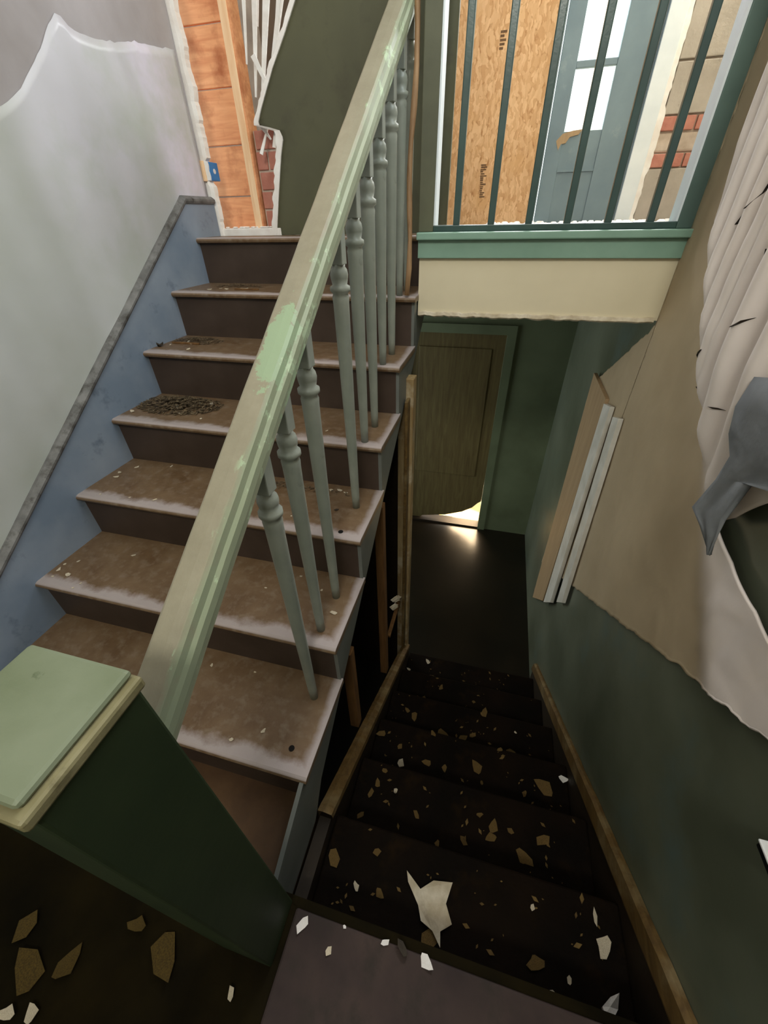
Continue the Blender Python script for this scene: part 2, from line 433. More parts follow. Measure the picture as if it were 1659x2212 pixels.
# flap of grey paper hanging off the tear
rows = []
fl = [((-1.06, -.20), (-1.6, -.05)), ((-1.045, -.266), (-1.6, -.15)), ((-1.071, -.316), (-1.55, -.22)), ((-1.118, -.345), (-1.50, -.25)), ((-1.120, -.40), (-1.22, -.35)),
      ((-1.104, -.486), (-1.215, -.44)), ((-1.16, -.497), (-1.22, -.47)), ((-1.233, -.52), (-1.236, -.515))]
for i, (a, b) in enumerate(fl):
    rows.append([(XR - .076 + .003*math.sin(s*.9 + i) - .006*(i > 4), a[0] + (b[0] - a[0])*s/10, a[1] + (b[1] - a[1])*s/10) for s in range(11)])
MB().grid(rows).build('paper_flap', M['flap'], wr, smooth=True, solid=.003)

# sloping trim on the right wall along the lower flight
DS = RISE/DRUN
t1 = empty('trim_1', (XR, DY0, ZL)); t1['kind'] = 'structure'
nose = lambda y: ZL - DS*(y - DY0)
MB().prism([(-2.3, nose(-1.9) - .1), (-.25, nose(-.25) - .35), (-.25, nose(-.25) + .052), (-1.9, nose(-1.9) + .052), (-2.3, nose(-1.9) + .052)],
           lambda p, q, t: (t, p, q), XR - .016, XR - .001).build('skirt_board', M['skirt_dark'], t1)
mb = MB(); pts = []
for i in range(41):
    y = -2.3 + 2.05*i/40; yy = max(y, -1.9)
    pts.append((y, nose(yy) + .05, nose(yy) + .125 + .006*nz(y, 0, 0, 14)))
rows = [[(XR - .001, y, a), (XR - .026, y, a), (XR - .028, y, a + .01), (XR - .024, y, b - .008), (XR - .012, y, b), (XR - .001, y, b)] for y, a, b in pts]
mb.grid(rows).build('skirt_cap', M['skirt_tan'], t1)

# landing, lobby floor, upper floor, ceiling, rear wall
fl_ = empty('floor', (1, -2.4, ZL)); fl_['kind'] = 'structure'
MB().box(0, XR, -3.4, DY0 + .02, ZL - .22, ZL - .006).build('landing', M['dirtfloor'], fl_)
MB().box(0, W - .013, DY0 + .02, -1.62, ZL - .22, ZL - .003).build('landing', M['landing_brown'], fl_)
rows = []
for i in range(50):
    rows.append([(.02 + 1.17*j/60, -2.7 + .84*i/49, ZL - .004 + .006*nz(j*.13, i*.13, 0, 1.4) + .004*nz(j*.5, i*.5, 2, 1)) for j in range(61)])
MB().grid(rows).build('dirt_layer', M['dirtfloor'], fl_, smooth=True)
for i in range(4):
    y1 = DY0 - .195*i
    MB().box(1.192, XR - .03, y1 - .192, y1, ZL - .028, ZL + .003).build('floor_board', M['slab'], fl_, bevel=.006)
wb = empty('wall_rear', (1, -3.4, 0)); wb['kind'] = 'structure'  # the high opening is unseen, added for light from behind the camera
MB().box(-.14, .95, -3.5, -3.4, ZL - .2, TOP).box(1.95, XR + .14, -3.5, -3.4, ZL - .2, TOP).box(.95, 1.95, -3.5, -3.4, ZL - .2, 1.6).box(.95, 1.95, -3.5, -3.4, 2.4, TOP).build('wall_body', M['cream_beam'], wb)
box('ceiling', M['ceil'], -.4, 3.1, -3.5, 2.2, TOP, TOP + .1, kind='structure')
lf = box('floor_lobby', M['wetfloor'], -.1, XR + .1, -1.9, YB + .14, ZB - .1, ZB, kind='structure')
uf = empty('floor_upper', (1.6, .9, 0)); uf['kind'] = 'structure'
MB().box(W + .005, 3.0, -.12, 2.1, -.27, -.005).box(-.3, W + .005, .20, 2.1, -.27, -.005).build('floor_slab', M['backing'], uf)
# lobby walls and the closed space under the upper flight
lw = empty('wall_lobby', (1.1, YB, -1.5)); lw['kind'] = 'structure'
DX0, DX1, DZ1 = .76, 1.565, -.70
MB().box(-.1, DX0, YB, YB + .12, ZB, -.27).box(DX1, XR, YB, YB + .12, ZB, -.27).box(DX0, DX1, YB, YB + .12, DZ1, -.27).build('wall_body', M['lobby'], lw)
MB().box(-.1, XR + .1, -1.96, -1.87, ZB - .1, ZL - .22).build('wall_body', M['lobby'], lw)
MB().box(-.1, W - .036, -.34, -.28, ZB, -.45).build('closet_dark_sheet', M['skirt_dark'], lw)  # dark sheet added so the space under the flight reads black
MB().box(DX0 - .07, DX0, YB - .02, YB, ZB, DZ1 + .07).box(DX1, DX1 + .07, YB - .02, YB, ZB, DZ1 + .07).box(DX0, DX1, YB - .02, YB, DZ1, DZ1 + .07).build('door_casing', M['lobby'], lw)
box('ground_outside', M['ground'], -3, 5, YB + .12, 9, ZB - .12, ZB - .02, kind='structure')

# ------------------------------------------------------------------ upper flight
up = empty('staircase', (W/2, -1.66, ZL), 'flight of worn brown painted steps climbing beside the pale blue wall', 'staircase')
prof = [(0, -.011), (.003, -.019), (.010, -.022), (RUN + .03, -.022), (RUN + .03, 0), (.012, 0), (.004, -.004)]
tm = None
for k in range(0, 7):
    L = Vector((.024, -RUN*k, -RISE*k))
    d = RUN + .03 if k else .215
    if tm is None or k == 1:
        pr = [(p if p < .1 else d, q) for p, q in prof]
        mb = MB().prism(pr, lambda p, q, t: (L.x + t, L.y + p, L.z + q), 0, W - .024 + .006)
        o = mb.build('tread', M['tread'], up, loc=L); tm = o.data
        if k == 0: tm = None if False else tm
    else:
        o = bpy.data.objects.new('tread', tm); COL.objects.link(o); o.parent = up; o.location = L - WL[up]
for k in range(0, 7):
    y = -RUN*k + .024; z1 = -RISE*k - .022; z0 = -RISE*(k + 1) + (.0 if k < 6 else -.006)
    if k == 0:
        rm = MB().box(.024, W - .012, y, y + .018, z0, z1).build('riser', M['riser'], up, loc=(.024, y, z0)).data
    else:
        o = bpy.data.objects.new('riser', rm); COL.objects.link(o); o.parent = up; o.location = Vector((.024, y, z0)) - WL[up]
# cut stringer on the open side
st_poly = [(.20, -.03)]
for k in range(0, 7):
    y = -RUN*k + .024
    st_poly += [(y, -RISE*k - .022), (y, -RISE*(k + 1) - (.030 if k < 6 else 0))]
st_poly[-1] = (-1.656 + .024, -1.15)
st_poly += [(-1.66, -1.15), (-1.845, -1.235), (-1.845, -1.44), (-1.66, -1.43), (-1.58, SL*-1.58 - .235), (.20, SL*.2 - .30), (.20, -.2)]
MB().prism(st_poly, lambda p, q, t: (t, p, q), W - .012, W).build('stringer', M['stringer'], up)
# right return strip that caps the stringer where it runs down to the landing
for (x, y, k) in ((1.081, -1.587, 6), (1.077, -1.07, 4)):
    MB().lathe([(.0085, 0), (.0085, .0008)], (x, y, -RISE*k + .0004), 12).build('dowel_hole', M['hole'], up)

# ------------------------------------------------------------------ stair railing: newel, handrail, balusters
rail = empty('stair_railing', (1.117, -1.91, ZL), 'worn khaki green handrail on grey turned balusters with a square newel post', 'railing')
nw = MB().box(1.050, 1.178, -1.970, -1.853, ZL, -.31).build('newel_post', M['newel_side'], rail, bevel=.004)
mb = MB()
def slab(m_, x0, x1, y0, y1, z0, z1, r=0): m_.box(x0, x1, y0, y1, z0, z1)
slab(mb, 1.046, 1.176, -1.969, -1.849, -.302, -.292)
mb.build('newel_cap', M['cap'], rail, bevel=.005)
MB().box(1.040, 1.184, -1.977, -1.848, -.318, -.302).build('cap_moulding', M['mould_olive'], rail, bevel=.004)
RS = .67; rtop = lambda y: -.454 + RS*(y + 1.781)
XC = 1.079
prof = [(-.031, -.004), (-.026, 0), (.0, .002), (.018, 0), (.024, -.006), (.026, -.022), (.032, -.028), (.033, -.045), (.029, -.05), (.028, -.062), (.022, -.07), (.022, -.082), (-.022, -.082), (-.026, -.06), (-.032, -.045)]
n = len(prof); vs = []; fs = []
N = 60
for i in range(N + 1):
    y = -1.852 + (1.852 + .24)*i/N
    j = .0012*nz(y, 0, 0, 12)
    vs += [(XC + a + j, y, rtop(y) + b) for a, b in prof]
for i in range(N):
    fs += [(i*n + q, i*n + (q+1) % n, (i+1)*n + (q+1) % n, (i+1)*n + q) for q in range(n)]
fs += [tuple(range(n)), tuple(N*n + q for q in range(n))]
MB().add(vs, fs).build('handrail', M['rail'], rail, loc=(0, 0, 0))
bal = [(-1.43, 6), (-1.315, 5), (-1.18, 5), (-.925, 4), (-.79, 3), (-.66, 3), (-.525, 2), (-.385, 2), (-.25, 1), (-.115, 1)]
for y, k in bal:
    z0 = -RISE*k; zu = rtop(y) - .082; h = zu - .115 - z0
    x = 1.084
    mb = MB().lathe([(.0125, 0), (.0135, .05), (.0205, h - .035), (.0215, h - .02), (.0190, h - .012), (.0255, h - .006), (.0255, h + .004), (.0185, h + .008), (.0215, h + .022),
                     (.0225, h + .03), (.0205, h + .04), (.0160, h + .046), (.0165, h + .052)], (x, y, z0), 16)
    b = mb.build('baluster', M['baluster'], rail, loc=(x, y, z0), smooth=False)
    for p in b.data.polygons: p.use_smooth = len(p.vertices) == 4
    MB().prism([(-.0165, -.0165), (.0165, -.0165), (.0165, .0165), (-.0165, .0165)], lambda p, q, t: (x + p, y + q, t + (RS*q if t > z0 + h + .1 else 0)), z0 + h + .05, zu + .004).build('baluster_block', M['baluster'], b, bevel=.002)

# ------------------------------------------------------------------ wall at the stair head with the hole
wh = empty('wall_stairhead', (.6, .25, 0)); wh['kind'] = 'structure'
xb = [(0, .332), (.024, .336), (.161, .372), (.293, .408), (.355, .430), (.385, .415), (.405, .315), (.45, .341), (.569, .422), (.654, .490), (.743, .556), (.95, .63), (1.5, .60), (2.6, .60)]
rows = []
for i in range(140):
    z = 2.6*(i/139)**1.6
    a = interp(xb, z) + .006*nz(0, z, 3, 40)
    rows.append([(a + (1.19 - a)*j/24, .25 + .003*nz(j*.2, z, 0, 4), z) for j in range(25)])
MB().grid(rows).build('plaster_skin', M['olive'], wh, smooth=True, solid=.025)
rows = []
for i in range(120):
    z = 1.3*(i/119)
    a = interp(xb, z)
    wd = .014 + .010*nz(1, z, 3, 30) + (.006 if .40 < z else .012)
    rows.append([(a - wd + .004*nz(5, z, 1, 80), .236, z), (a + .004, .232, z), (a + .006, .262, z), (a - wd, .268, z)])
MB().grid(rows).build('broken_plaster_edge', M['white'], wh)
# ragged strip of plaster left on the wall end
rows = []
for i in range(120):
    z = 1.4*(i/119)
    a = .034 + .010*nz(2, z, 0, 14) + .005*nz(2, z, 9, 60) + (-.012 if .20 < z < .30 else 0)
    rows.append([(-.02, .221, z), (a*.5, .219, z), (a, .224, z), (a + .004, .25, z), (-.02, .25, z)])
MB().grid(rows).build('broken_plaster_edge', M['white'], wh)
for k in range(-1, 8):
    z0 = .165 + .198*k
    z0c = max(z0, .0)
    box('sheathing_plank', M['plank'], -.12, .212, .392 + .003*random.Random(k).random(), .412, z0c + .003, z0 + .195, wh, bevel=.002, loc=(0, .4, z0 + k*.37))
MB().box(.186, .224, .300, .388, 0, 2.6).build('stud', M['stud_light'], wh, bevel=.002)
MB().box(.224, .232, .305, .388, 0, 2.6).build('stud_side', M['plank'], wh)
MB().box(.0, .36, .235, .43, -.004, .030).build('bottom_plate', M['white'], wh, bevel=.004)
rng = random.Random(5)
for i in range(26):
    x = .03 + .31*rng.random(); s = .006 + .01*rng.random()
    MB().lathe([(s*.5, 0), (s, .003), (s*.6, .007)], (x, .25 + .1*rng.random(), .030), 5, rng.random()*3).build('plaster_crumb', M['white'], wh)
for r_ in range(5):
    z0 = .034 + .075*r_
    for c in range(2):
        x0 = .246 + .105*c - (.05 if r_ % 2 else 0)
        box('brick', M['brick'], max(x0, .240), x0 + .098, .325 + .004*c, .40, z0, z0 + .066, wh, bevel=.003)
MB().box(.238, .46, .333, .395, .03, .40).build('mortar_bed', M['mortar'], wh)
# splintered laths and plaster shards in the upper hole
def shard(name, a, b, wd, mat, y, th=.006):
    a = Vector((a[0], y, a[1])); b = Vector((b[0], y + .02, b[1])); d = (b - a).normalized(); p = Vector((d.z, 0, -d.x))
    q = Vector((0, th, 0))
    pts = [a - p*wd*.5, a + p*wd*.5, b + p*wd*.12, b - p*wd*.12]
    MB().add(pts + [v + q for v in pts], [(0,1,2,3),(7,6,5,4),(0,1,5,4),(1,2,6,5),(2,3,7,6),(3,0,4,7)]).build(name, mat, wh)
for a, b, wd in (((.352, .15), (.470, .452), .030), ((.40, .90), (.305, .50), .030), ((.475, .95), (.325, .45), .040), ((.55, .92), (.350, .455), .034),
                 ((.35, .92), (.285, .60), .022), ((.30, .31), (.352, .42), .016), ((.37, .33), (.392, .44), .016), ((.43, .36), (.46, .31), .026), ((.44, 1.0), (.36, .70), .020), ((.49, .80), (.40, .56), .020), ((.33, .62), (.40, .47), .022), ((.385, .30), (.372, .20), .018), ((.31, .42), (.35, .36), .024)):
    shard('plaster_shard', a, b, wd, M['white'], .262)
MB().prism([(.925, .80), (.985, .80), (.975, .735), (.955, .670), (.945, .735)], lambda p, q, t: (p, t, q), .228, .240).build('plaster_scar', M['white'], wh)
MB().box(.25, .62, .52, .54, .41, 1.6).build('cavity_board', M['backing'], wh)

# ------------------------------------------------------------------ hall behind the barred opening
hw = empty('wall_hall', (1.5, 2.0, 0)); hw['kind'] = 'structure'
HY = 2.0
mb = MB()
mb.box(-.4, .86, HY, HY + .12, 0, TOP).box(.86, 1.60, HY, HY + .12, 0, 1.35).box(2.27, 2.30, HY, HY + .12, 0, 1.35).box(.86, 3.0, HY, HY + .12, 2.42, TOP).box(2.7, 3.0, HY, HY + .12, 0, 2.42)
mb.build('wall_body', M['backing'], hw)
MB().box(2.9, 3.0, -.06, HY, 0, TOP).box(XR + .14, 2.9, -.10, -.06, 0, TOP).build('wall_body', M['cream_beam'], hw)
MB().box(-.4, -.3, .28, HY, 0, TOP).build('wall_body', M['backing'], hw)
# exposed masonry pier: grey blocks with two courses of red brick
pier = [(0.0, .295, 'block'), (.303, .372, 'brick'), (.38, .478, 'mortar'), (.487, .556, 'brick'), (.565, .80, 'block'), (.81, 1.05, 'block'), (1.06, 1.35, 'block')]
MB().box(2.32, 2.69, HY - .005, HY + .10, 0, 1.35).build('mortar_bed', M['mortar'], hw)
for i, (a, b, kd) in enumerate(pier):
    x = 2.335 + .012*nz(i, 2, 3, 1.7)
    if kd == 'brick':
        box('brick', M['brick'], x, x + .20, HY - .03, HY + .05, a, b, hw, bevel=.004); box('brick', M['brick'], x + .212, 2.70, HY - .028, HY + .05, a, b, hw, bevel=.004)
    elif kd == 'block': box('block', M['block'], x, 2.70, HY - .03, HY + .05, a, b, hw, bevel=.005)
    else: box('broken_block', M['mortar'], x - .01, 2.70, HY - .022, HY + .05, a, b, hw, bevel=.012)
rows = []
for i in range(70):
    z = 1.4*i/69; a = 2.335 + .014*nz(1, z, 0, 9) + .006*nz(3, z, 0, 40) + (.012 if .28 < z < .6 else 0)
    rows.append([(2.30, HY - .036, z), (a, HY - .034, z), (a + .003, HY - .005, z)])
MB().grid(rows).build('broken_plaster_edge', M['white'], hw)
t2 = empty('trim_2', (2.25, HY, 0)); t2['kind'] = 'structure'
MB().box(2.205, 2.305, HY - .045, HY + .01, 0, 1.5).build('trim_board', M['trimwhite'], t2, bevel=.003)
# rubble along the hall floor
rng = random.Random(11)
mb = MB()
for i in range(260):
    x = 1.3 + 1.5*rng.random(); y = 1.55 + .42*rng.random(); s = .008 + .022*rng.random()**2
    mb.lathe([(s*.6, 0), (s, s*.35), (s*.5, s*.8)], (x, y, -.004), 5, rng.random()*3)
tag(mb.build('rubble', M['white']), 'pale plaster rubble strewn on the hall floor under the glazed door', 'rubble', kind='stuff')
osb = MB().box(.88, 1.595, HY - .03, HY - .014, .0, 1.5).build('strand_board_panel', M['osb'])
tag(osb, 'tan strand board sheet standing behind the bars left of the glazed door', 'board')
rng = random.Random(21); mb = MB()
for i in range(16):
    z = .17 + .185*i/15; x = 1.205 - .012*(i/15) + .004*rng.random()
    mb.box(x, x + .018 + .03*rng.random(), HY - .0315, HY - .0305, z, z + .006 + .004*rng.random())
mb.build('stencil_mark', M['stencil'], osb, loc=(0, 0, 0), kind='stuff')
mb = MB()
for i in range(5):
    z = .93 + .09*i/5; mb.box(1.24, 1.262 + .02*rng.random(), HY - .0315, HY - .0305, z, z + .011)
mb.build('stencil_mark', M['stencil'], osb, loc=(0, 0, 0), kind='stuff')
# glazed door leaf
d1 = empty('door_1', (1.95, HY, 0)); d1['kind'] = 'structure'
DY = HY - .02
box('door_frame', M['doorblue'], 1.600, 1.632, DY - .03, DY + .06, 0, 1.6, d1, bevel=.004)
box('door_frame', M['doorblue'], 2.200, 2.27, DY - .012, DY + .06, 0, 1.6, d1, bevel=.004)
box('stile', M['doorblue'], 1.638, 1.742, DY, DY + .04, .004, 1.6, d1, bevel=.003)
box('stile', M['doorblue'], 1.986, 2.195, DY, DY + .04, .004, 1.6, d1, bevel=.003)
box('bottom_panel', M['doorblue'], 1.742, 1.986, DY + .008, DY + .036, .004, .515, d1)
box('glazing_bar', M['doorblue'], 1.742, 1.986, DY + .002, DY + .038, .815, .848, d1, bevel=.003)
for a, b in ((.515, .815), (.848, 1.6)):
    box('pane', M['glass'], 1.742, 1.986, DY + .018, DY + .022, a, b, d1)
box('panel_moulding', M['doorblue'], 1.742, 1.986, DY - .004, DY + .01, .30, .312, d1)
MB().prism([(1.700, .470), (1.735, .505), (1.80, .518), (1.86, .522), (1.84, .496), (1.785, .486), (1.765, .455), (1.735, .452), (1.722, .42), (1.712, .44)], lambda p, q, t: (p, t, q), DY - .002, DY + .012).build('splintered_edge', M['tanboard'], d1)
box('head_rail', M['doorblue'], .86, 2.70, HY - .03, HY + .08, 1.35, 1.42, hw)
wn = empty('window_1', (1.78, HY + .05, 1.9)); wn['kind'] = 'structure'
for x in (.86, 1.46, 2.06, 2.66): box('window_frame', M['trimwhite'], x, x + .04, HY + .02, HY + .07, 1.42, 2.42, wn)
wn2 = empty('window_2', (XR + .07, -1.0, 1.7)); wn2['kind'] = 'structure'  # unseen window, put in to light the left wall
for y in (-1.7, -1.02, -.34): box('window_frame', M['trimwhite'], XR + .05, XR + .09, y, y + .04, 1.2, 2.25, wn2)
box('window_frame', M['trimwhite'], XR + .05, XR + .09, -1.7, -.3, 1.2, 1.24, wn2)

# ------------------------------------------------------------------ beam, teal trim and barred railing
bm_ = empty('beam', (1.6, -.2, -.27)); bm_['kind'] = 'structure'
MB().box(W + .004, XR, -.200, -.12, -.262, -.055).build('beam_face', M['cream_beam'], bm_)
rows = []
for i in range(90):
    x = W + .006 + (XR - W - .03)*i/89; dz = .004*nz(x, 0, 0, 25) + .003*nz(x, 0, 4, 70); h = .010 + .004*nz(x, 3, 0, 18)
    rows.append([(x, -.198, -.252 + dz), (x, -.208 + dz*.5, -.254 + dz), (x, -.210, -.262 - h*.4 + dz), (x, -.19, -.264 - h + dz), (x, -.12, -.268)])
MB().grid(rows).build('broken_plaster_lip', M['chipw'], bm_)
t3 = empty('trim_3', (1.6, -.22, 0)); t3['kind'] = 'structure'
MB().box(W + .000, XR - .001, -.216, -.199, -.066, -.008).build('fascia_board', M['teal'], t3, bevel=.002)
MB().box(W - .004, XR - .0005, -.236, -.10, -.008, .016).build('ledge', M['teal'], t3, bevel=.004)
rl = empty('barred_railing', (1.6, -.18, .016), 'dark teal painted barred railing above the cream beam, square posts at both ends', 'railing')
box('post', M['post_dark'], W - .002, 1.2, -.205, -.12, .016, 2.58, rl, bevel=.003)
box('post', M['post_teal'], 2.004, XR - .001, -.205, -.12, .016, 2.58, rl, bevel=.003)
box('lit_post_side', M['trimwhite'], 1.2, 1.206, -.200, -.125, .03, 2.58, rl)  # white strips paint the window light onto the posts' inner sides
box('lit_post_side', M['trimwhite'], 1.998, 2.004, -.200, -.125, .03, 2.58, rl)
box('bottom_rail', M['bar_teal'], 1.2, 2.004, -.206, -.165, .016, .036, rl, bevel=.003)
box('top_rail', M['bar_teal'], 1.2, 2.004, -.21, -.16, .93, .98, rl, bevel=.004)
bx0 = [1.283, 1.407, 1.537, 1.665, 1.795, 1.925]
for i, x in enumerate(bx0):
    if i == 0: bar = MB().box(x - .0115, x + .0115, -.199, -.176, .034, .935).build('bar', M['bar_teal'], rl, loc=(x, -.188, .034), bevel=.003)
    else:
        o = bar.copy(); COL.objects.link(o); o.location = bar.location + Vector((x - bx0[0], 0, 0))

# loose brown pole leaning beside the end post
pl = MB().tube([(1.118 + .006*math.sin(i*1.1), -.272 + .0175*i*.62, -.186 + .09*i) for i in range(13)], [.0095 + .0015*math.sin(i*2.3) for i in range(13)], 8)
o = pl.build('wooden_pole', M['pole'], loc=(1.118, -.272, -.19), smooth=True)
tag(o, 'thin brown wooden pole leaning on the olive post at the stair edge', 'pole')

# ------------------------------------------------------------------ lower flight
dn = empty('staircase', (1.6, DY0, ZB), 'dark debris covered flight of steps going down between the walls', 'staircase')
dtm = drm = None
for k in range(1, 7):
    y = DY0 + DRUN*k; z = ZL - RISE*k
    if dtm is None:
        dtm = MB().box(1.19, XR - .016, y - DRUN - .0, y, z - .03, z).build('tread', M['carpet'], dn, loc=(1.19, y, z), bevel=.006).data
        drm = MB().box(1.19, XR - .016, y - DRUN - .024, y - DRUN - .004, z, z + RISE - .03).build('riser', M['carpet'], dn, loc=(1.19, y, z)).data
    else:
        for nm, me in (('tread', dtm), ('riser', drm)):
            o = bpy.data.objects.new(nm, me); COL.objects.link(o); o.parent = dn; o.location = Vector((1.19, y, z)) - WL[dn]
            if nm == 'tread':
                md = o.modifiers.new('bevel', 'BEVEL'); md.width = .006; md.segments = 2; md.limit_method = 'ANGLE'
y = DY0 + DRUN*7
o = bpy.data.objects.new('riser', drm); COL.objects.link(o); o.parent = dn; o.location = Vector((1.19, y, ZB)) - WL[dn]
# left side of the lower flight: plate, skirt, studs and corner post of the opened partition
pt = empty('opened_partition', (W + .02, -.36, ZB), 'opened stud partition under the upper flight with chipped tan corner post', 'partition')
lz = lambda y: -1.417 - .713*(y + 1.625)
MB().prism([(-1.855, -1.45), (-1.64, -1.45), (-.36, lz(-.36) - .05), (-.36, lz(-.36) - .42), (-1.855, ZL - .40)], lambda p, q, t: (t, p, q), W + .004, 1.188).build('skirt_board', M['skirt_dark'], pt)
rows = []
for i in range(60):
    y = -1.64 + 1.28*i/59; z = lz(y); j = .006*nz(y, 1, 0, 30)
    rows.append([(W + .001, y, z - .05), (W + .001, y, z + j), (W + .02 + j, y, z + .002 + j), (1.193, y, z - .006 + j), (1.196, y, z - .03), (1.190, y, z - .05)])
MB().grid(rows).build('sloping_plate', M['skirt_tan'], pt)
for y in (-.74, -1.215):
    zt = -.245 + (SL*(y - .2))*.97
    MB().box(W - .05, W - .012, y - .02, y + .02, lz(y) - .02, zt).build('stud', M['stud'], pt, bevel=.002)
MB().box(W - .035, 1.180, -.395, -.335, ZB, -.472).build('corner_post', M['post_trim'], pt, bevel=.003)
MB().box(W + .006, W + .020, -.45, -.395, lz(-.45), -.55).build('corner_trim', M['skirt_tan'], pt, bevel=.003)
rng = random.Random(3)
for i in range(7):
    y = -.60 + .13*rng.random(); z = -1.82 + .16*rng.random(); s = .02 + .02*rng.random()
    MB().add([(W - .02, y, z), (W + .004, y + s, z + s*.3), (W - .01, y + s*.6, z + s), (W - .03, y - s*.3, z + s*.8)], [(0, 1, 2, 3)]).build('torn_plaster', M['chipw'], pt, solid=.004)
MB().box(W - .035, W - .015, -.66, -.40, -1.86, -1.845).build('blocking', M['stud'], pt)

# lobby door with its broken lower corner
d2 = empty('door_2', (DX0, YB + .03, ZB)); d2['kind'] = 'structure'
MB().prism([(DX0 + .003, ZB + .0205), (.93, ZB + .022), (.955, ZB + .045), (1.20, ZB + .095), (1.38, ZB + .165), (1.48, ZB + .235), (1.53, ZB + .30), (DX1 - .001, ZB + .33), (DX1 - .001, DZ1 - .001), (DX0 + .003, DZ1 - .001)],
           lambda p, q, t: (p, t, q), YB + .03, YB + .07).build('door_panel', M['door_brown'], d2, bevel=.002)
MB().prism([(DX0 + .1, ZB + .62), (DX1 - .1, ZB + .62), (DX1 - .1, DZ1 - .12), (DX0 + .1, DZ1 - .12)], lambda p, q, t: (p, t, q), YB + .022, YB + .03).build('raised_panel', M['door_brown'], d2, bevel=.004)
box('threshold', M['skirt_dark'], DX0, DX1, YB - .01, YB + .10, ZB, ZB + .02, d2)

# three upright boards on the right wall of the lower flight
def upright(name, q, x0, x1, mat, label):
    o = MB().prism(q, lambda p, q_, t: (t, p, q_), x0, x1).build(name, mat, loc=(XR - .02, q[0][0], q[0][1]), bevel=.0015)
    return tag(o, label, 'board')
upright('tan_board', [(.055, -.656), (.43, -.646), (.285, -2.324), (-.005, -2.039)], 2.030, 2.048, M['tanboard'], 'wide tan board standing upright on the right wall of the dark stairwell')
upright('white_batten', [(-.070, -.646), (.046, -.675), (-.045, -2.007), (-.180, -1.856)], 2.026, 2.046, M['whiteboard'], 'broader white batten beside the wide tan board, the middle of three uprights')
upright('white_batten', [(-.235, -.633), (-.150, -.66), (-.284, -1.734), (-.370, -1.642)], 2.026, 2.046, M['whiteboard'], 'narrow chipped white batten, farthest from the wide tan board')

# small fittings
br = empty('wall_bracket', (XR - .01, -1.66, -.80), 'black metal bracket with a white cap on the dark green wall', 'bracket')
MB().box(XR - .030, XR - .0005, -1.70, -1.645, -.806, -.793).build('bracket_body', M['metal_black'], br, bevel=.002)
MB().box(XR - .032, XR - .0005, -1.70, -1.642, -.793, -.788).build('bracket_cap', M['plastic_white'], br, bevel=.0015)
eb = empty('outlet_box', (.02, .235, .25), 'blue electrical box with a white receptacle at the torn wall end', 'outlet')
MB().box(.004, .034, .226, .30, .222, .292).build('box_body', M['plastic_blue'], eb, bevel=.003)
MB().box(-.004, .014, .206, .226, .219, .295).build('mounting_block', M['stud_light'], eb, bevel=.002)
MB().prism([(.012, .222), (.032, .222), (.034, .238), (.031, .2575), (.034, .277), (.032, .293), (.012, .293), (.015, .277), (.012, .2575), (.015, .238)], lambda p, q, t: (p, t, q), .219, .2265).build('receptacle', M['plastic_white'], eb)
MB().lathe([(.006, 0), (.010, 0), (.010, .0015), (.006, .0015)], (0, 0, 0), 14).build('knockout_ring', M['plastic_white'], eb, loc=(0, 0, 0)).location = (0, 0, 0)
kr = [o for o in eb.children if o.name.startswith('knockout')][0]
kr.location = Vector((.034, .262, .258)) - Vector((.02, .235, .25)); kr.rotation_euler = (0, math.pi/2, 0)

# ------------------------------------------------------------------ debris: single flakes
rng = random.Random(77)
flake_meshes = {}
def flake_mesh(kind, v):
    key = (kind, v)
    if key in flake_meshes: return flake_meshes[key]
    r_ = random.Random(v*31 + len(kind)); n = r_.randint(5, 8); top = []
    for i in range(n):
        a = 2*math.pi*i/n + r_.uniform(-.25, .25); q = r_.uniform(.55, 1.0)
        top.append((q*math.cos(a), .62*q*math.sin(a)))
    cz = lambda x, y: .10 + .22*x*x + .08*y
    vs = [(x, y, cz(x, y)) for x, y in top] + [(0, 0, .13)] + [(x*.96, y*.96, cz(x, y) - .10) for x, y in top]
    fs = [(i, (i+1) % n, n) for i in range(n)] + [(i, n + 1 + i, n + 1 + (i+1) % n, (i+1) % n) for i in range(n)] + [tuple(n + 1 + i for i in range(n))[::-1]]
    me = bpy.data.meshes.new('flake'); me.from_pydata(vs, [], fs)
    me.materials.append(M[{'w': 'chipw', 't': 'chipt', 'd': 'chipd', 'o': 'chipo', 'W': 'white'}[kind]])
    bm2 = bmesh.new(); bm2.from_mesh(me); bmesh.ops.recalc_face_normals(bm2, faces=bm2.faces); bm2.to_mesh(me); bm2.free()
    flake_meshes[key] = me; return me
def flake(x, y, z, s, kind, label, group=None, name='plaster_flake', cat='flake', rz=None):
    o = bpy.data.objects.new(name, flake_mesh(kind, rng.randint(0, 5))); COL.objects.link(o)
    o.location = (x, y, z + .0005); o.scale = (s, s, min(s, .02)); o.rotation_euler = (rng.uniform(-.12, .12), rng.uniform(-.12, .12), rng.uniform(0, 6.28) if rz is None else rz)
    tag(o, label, cat, group); return o
ordn = ['', 'first', 'second', 'third', 'fourth', 'fifth', 'sixth', 'seventh']
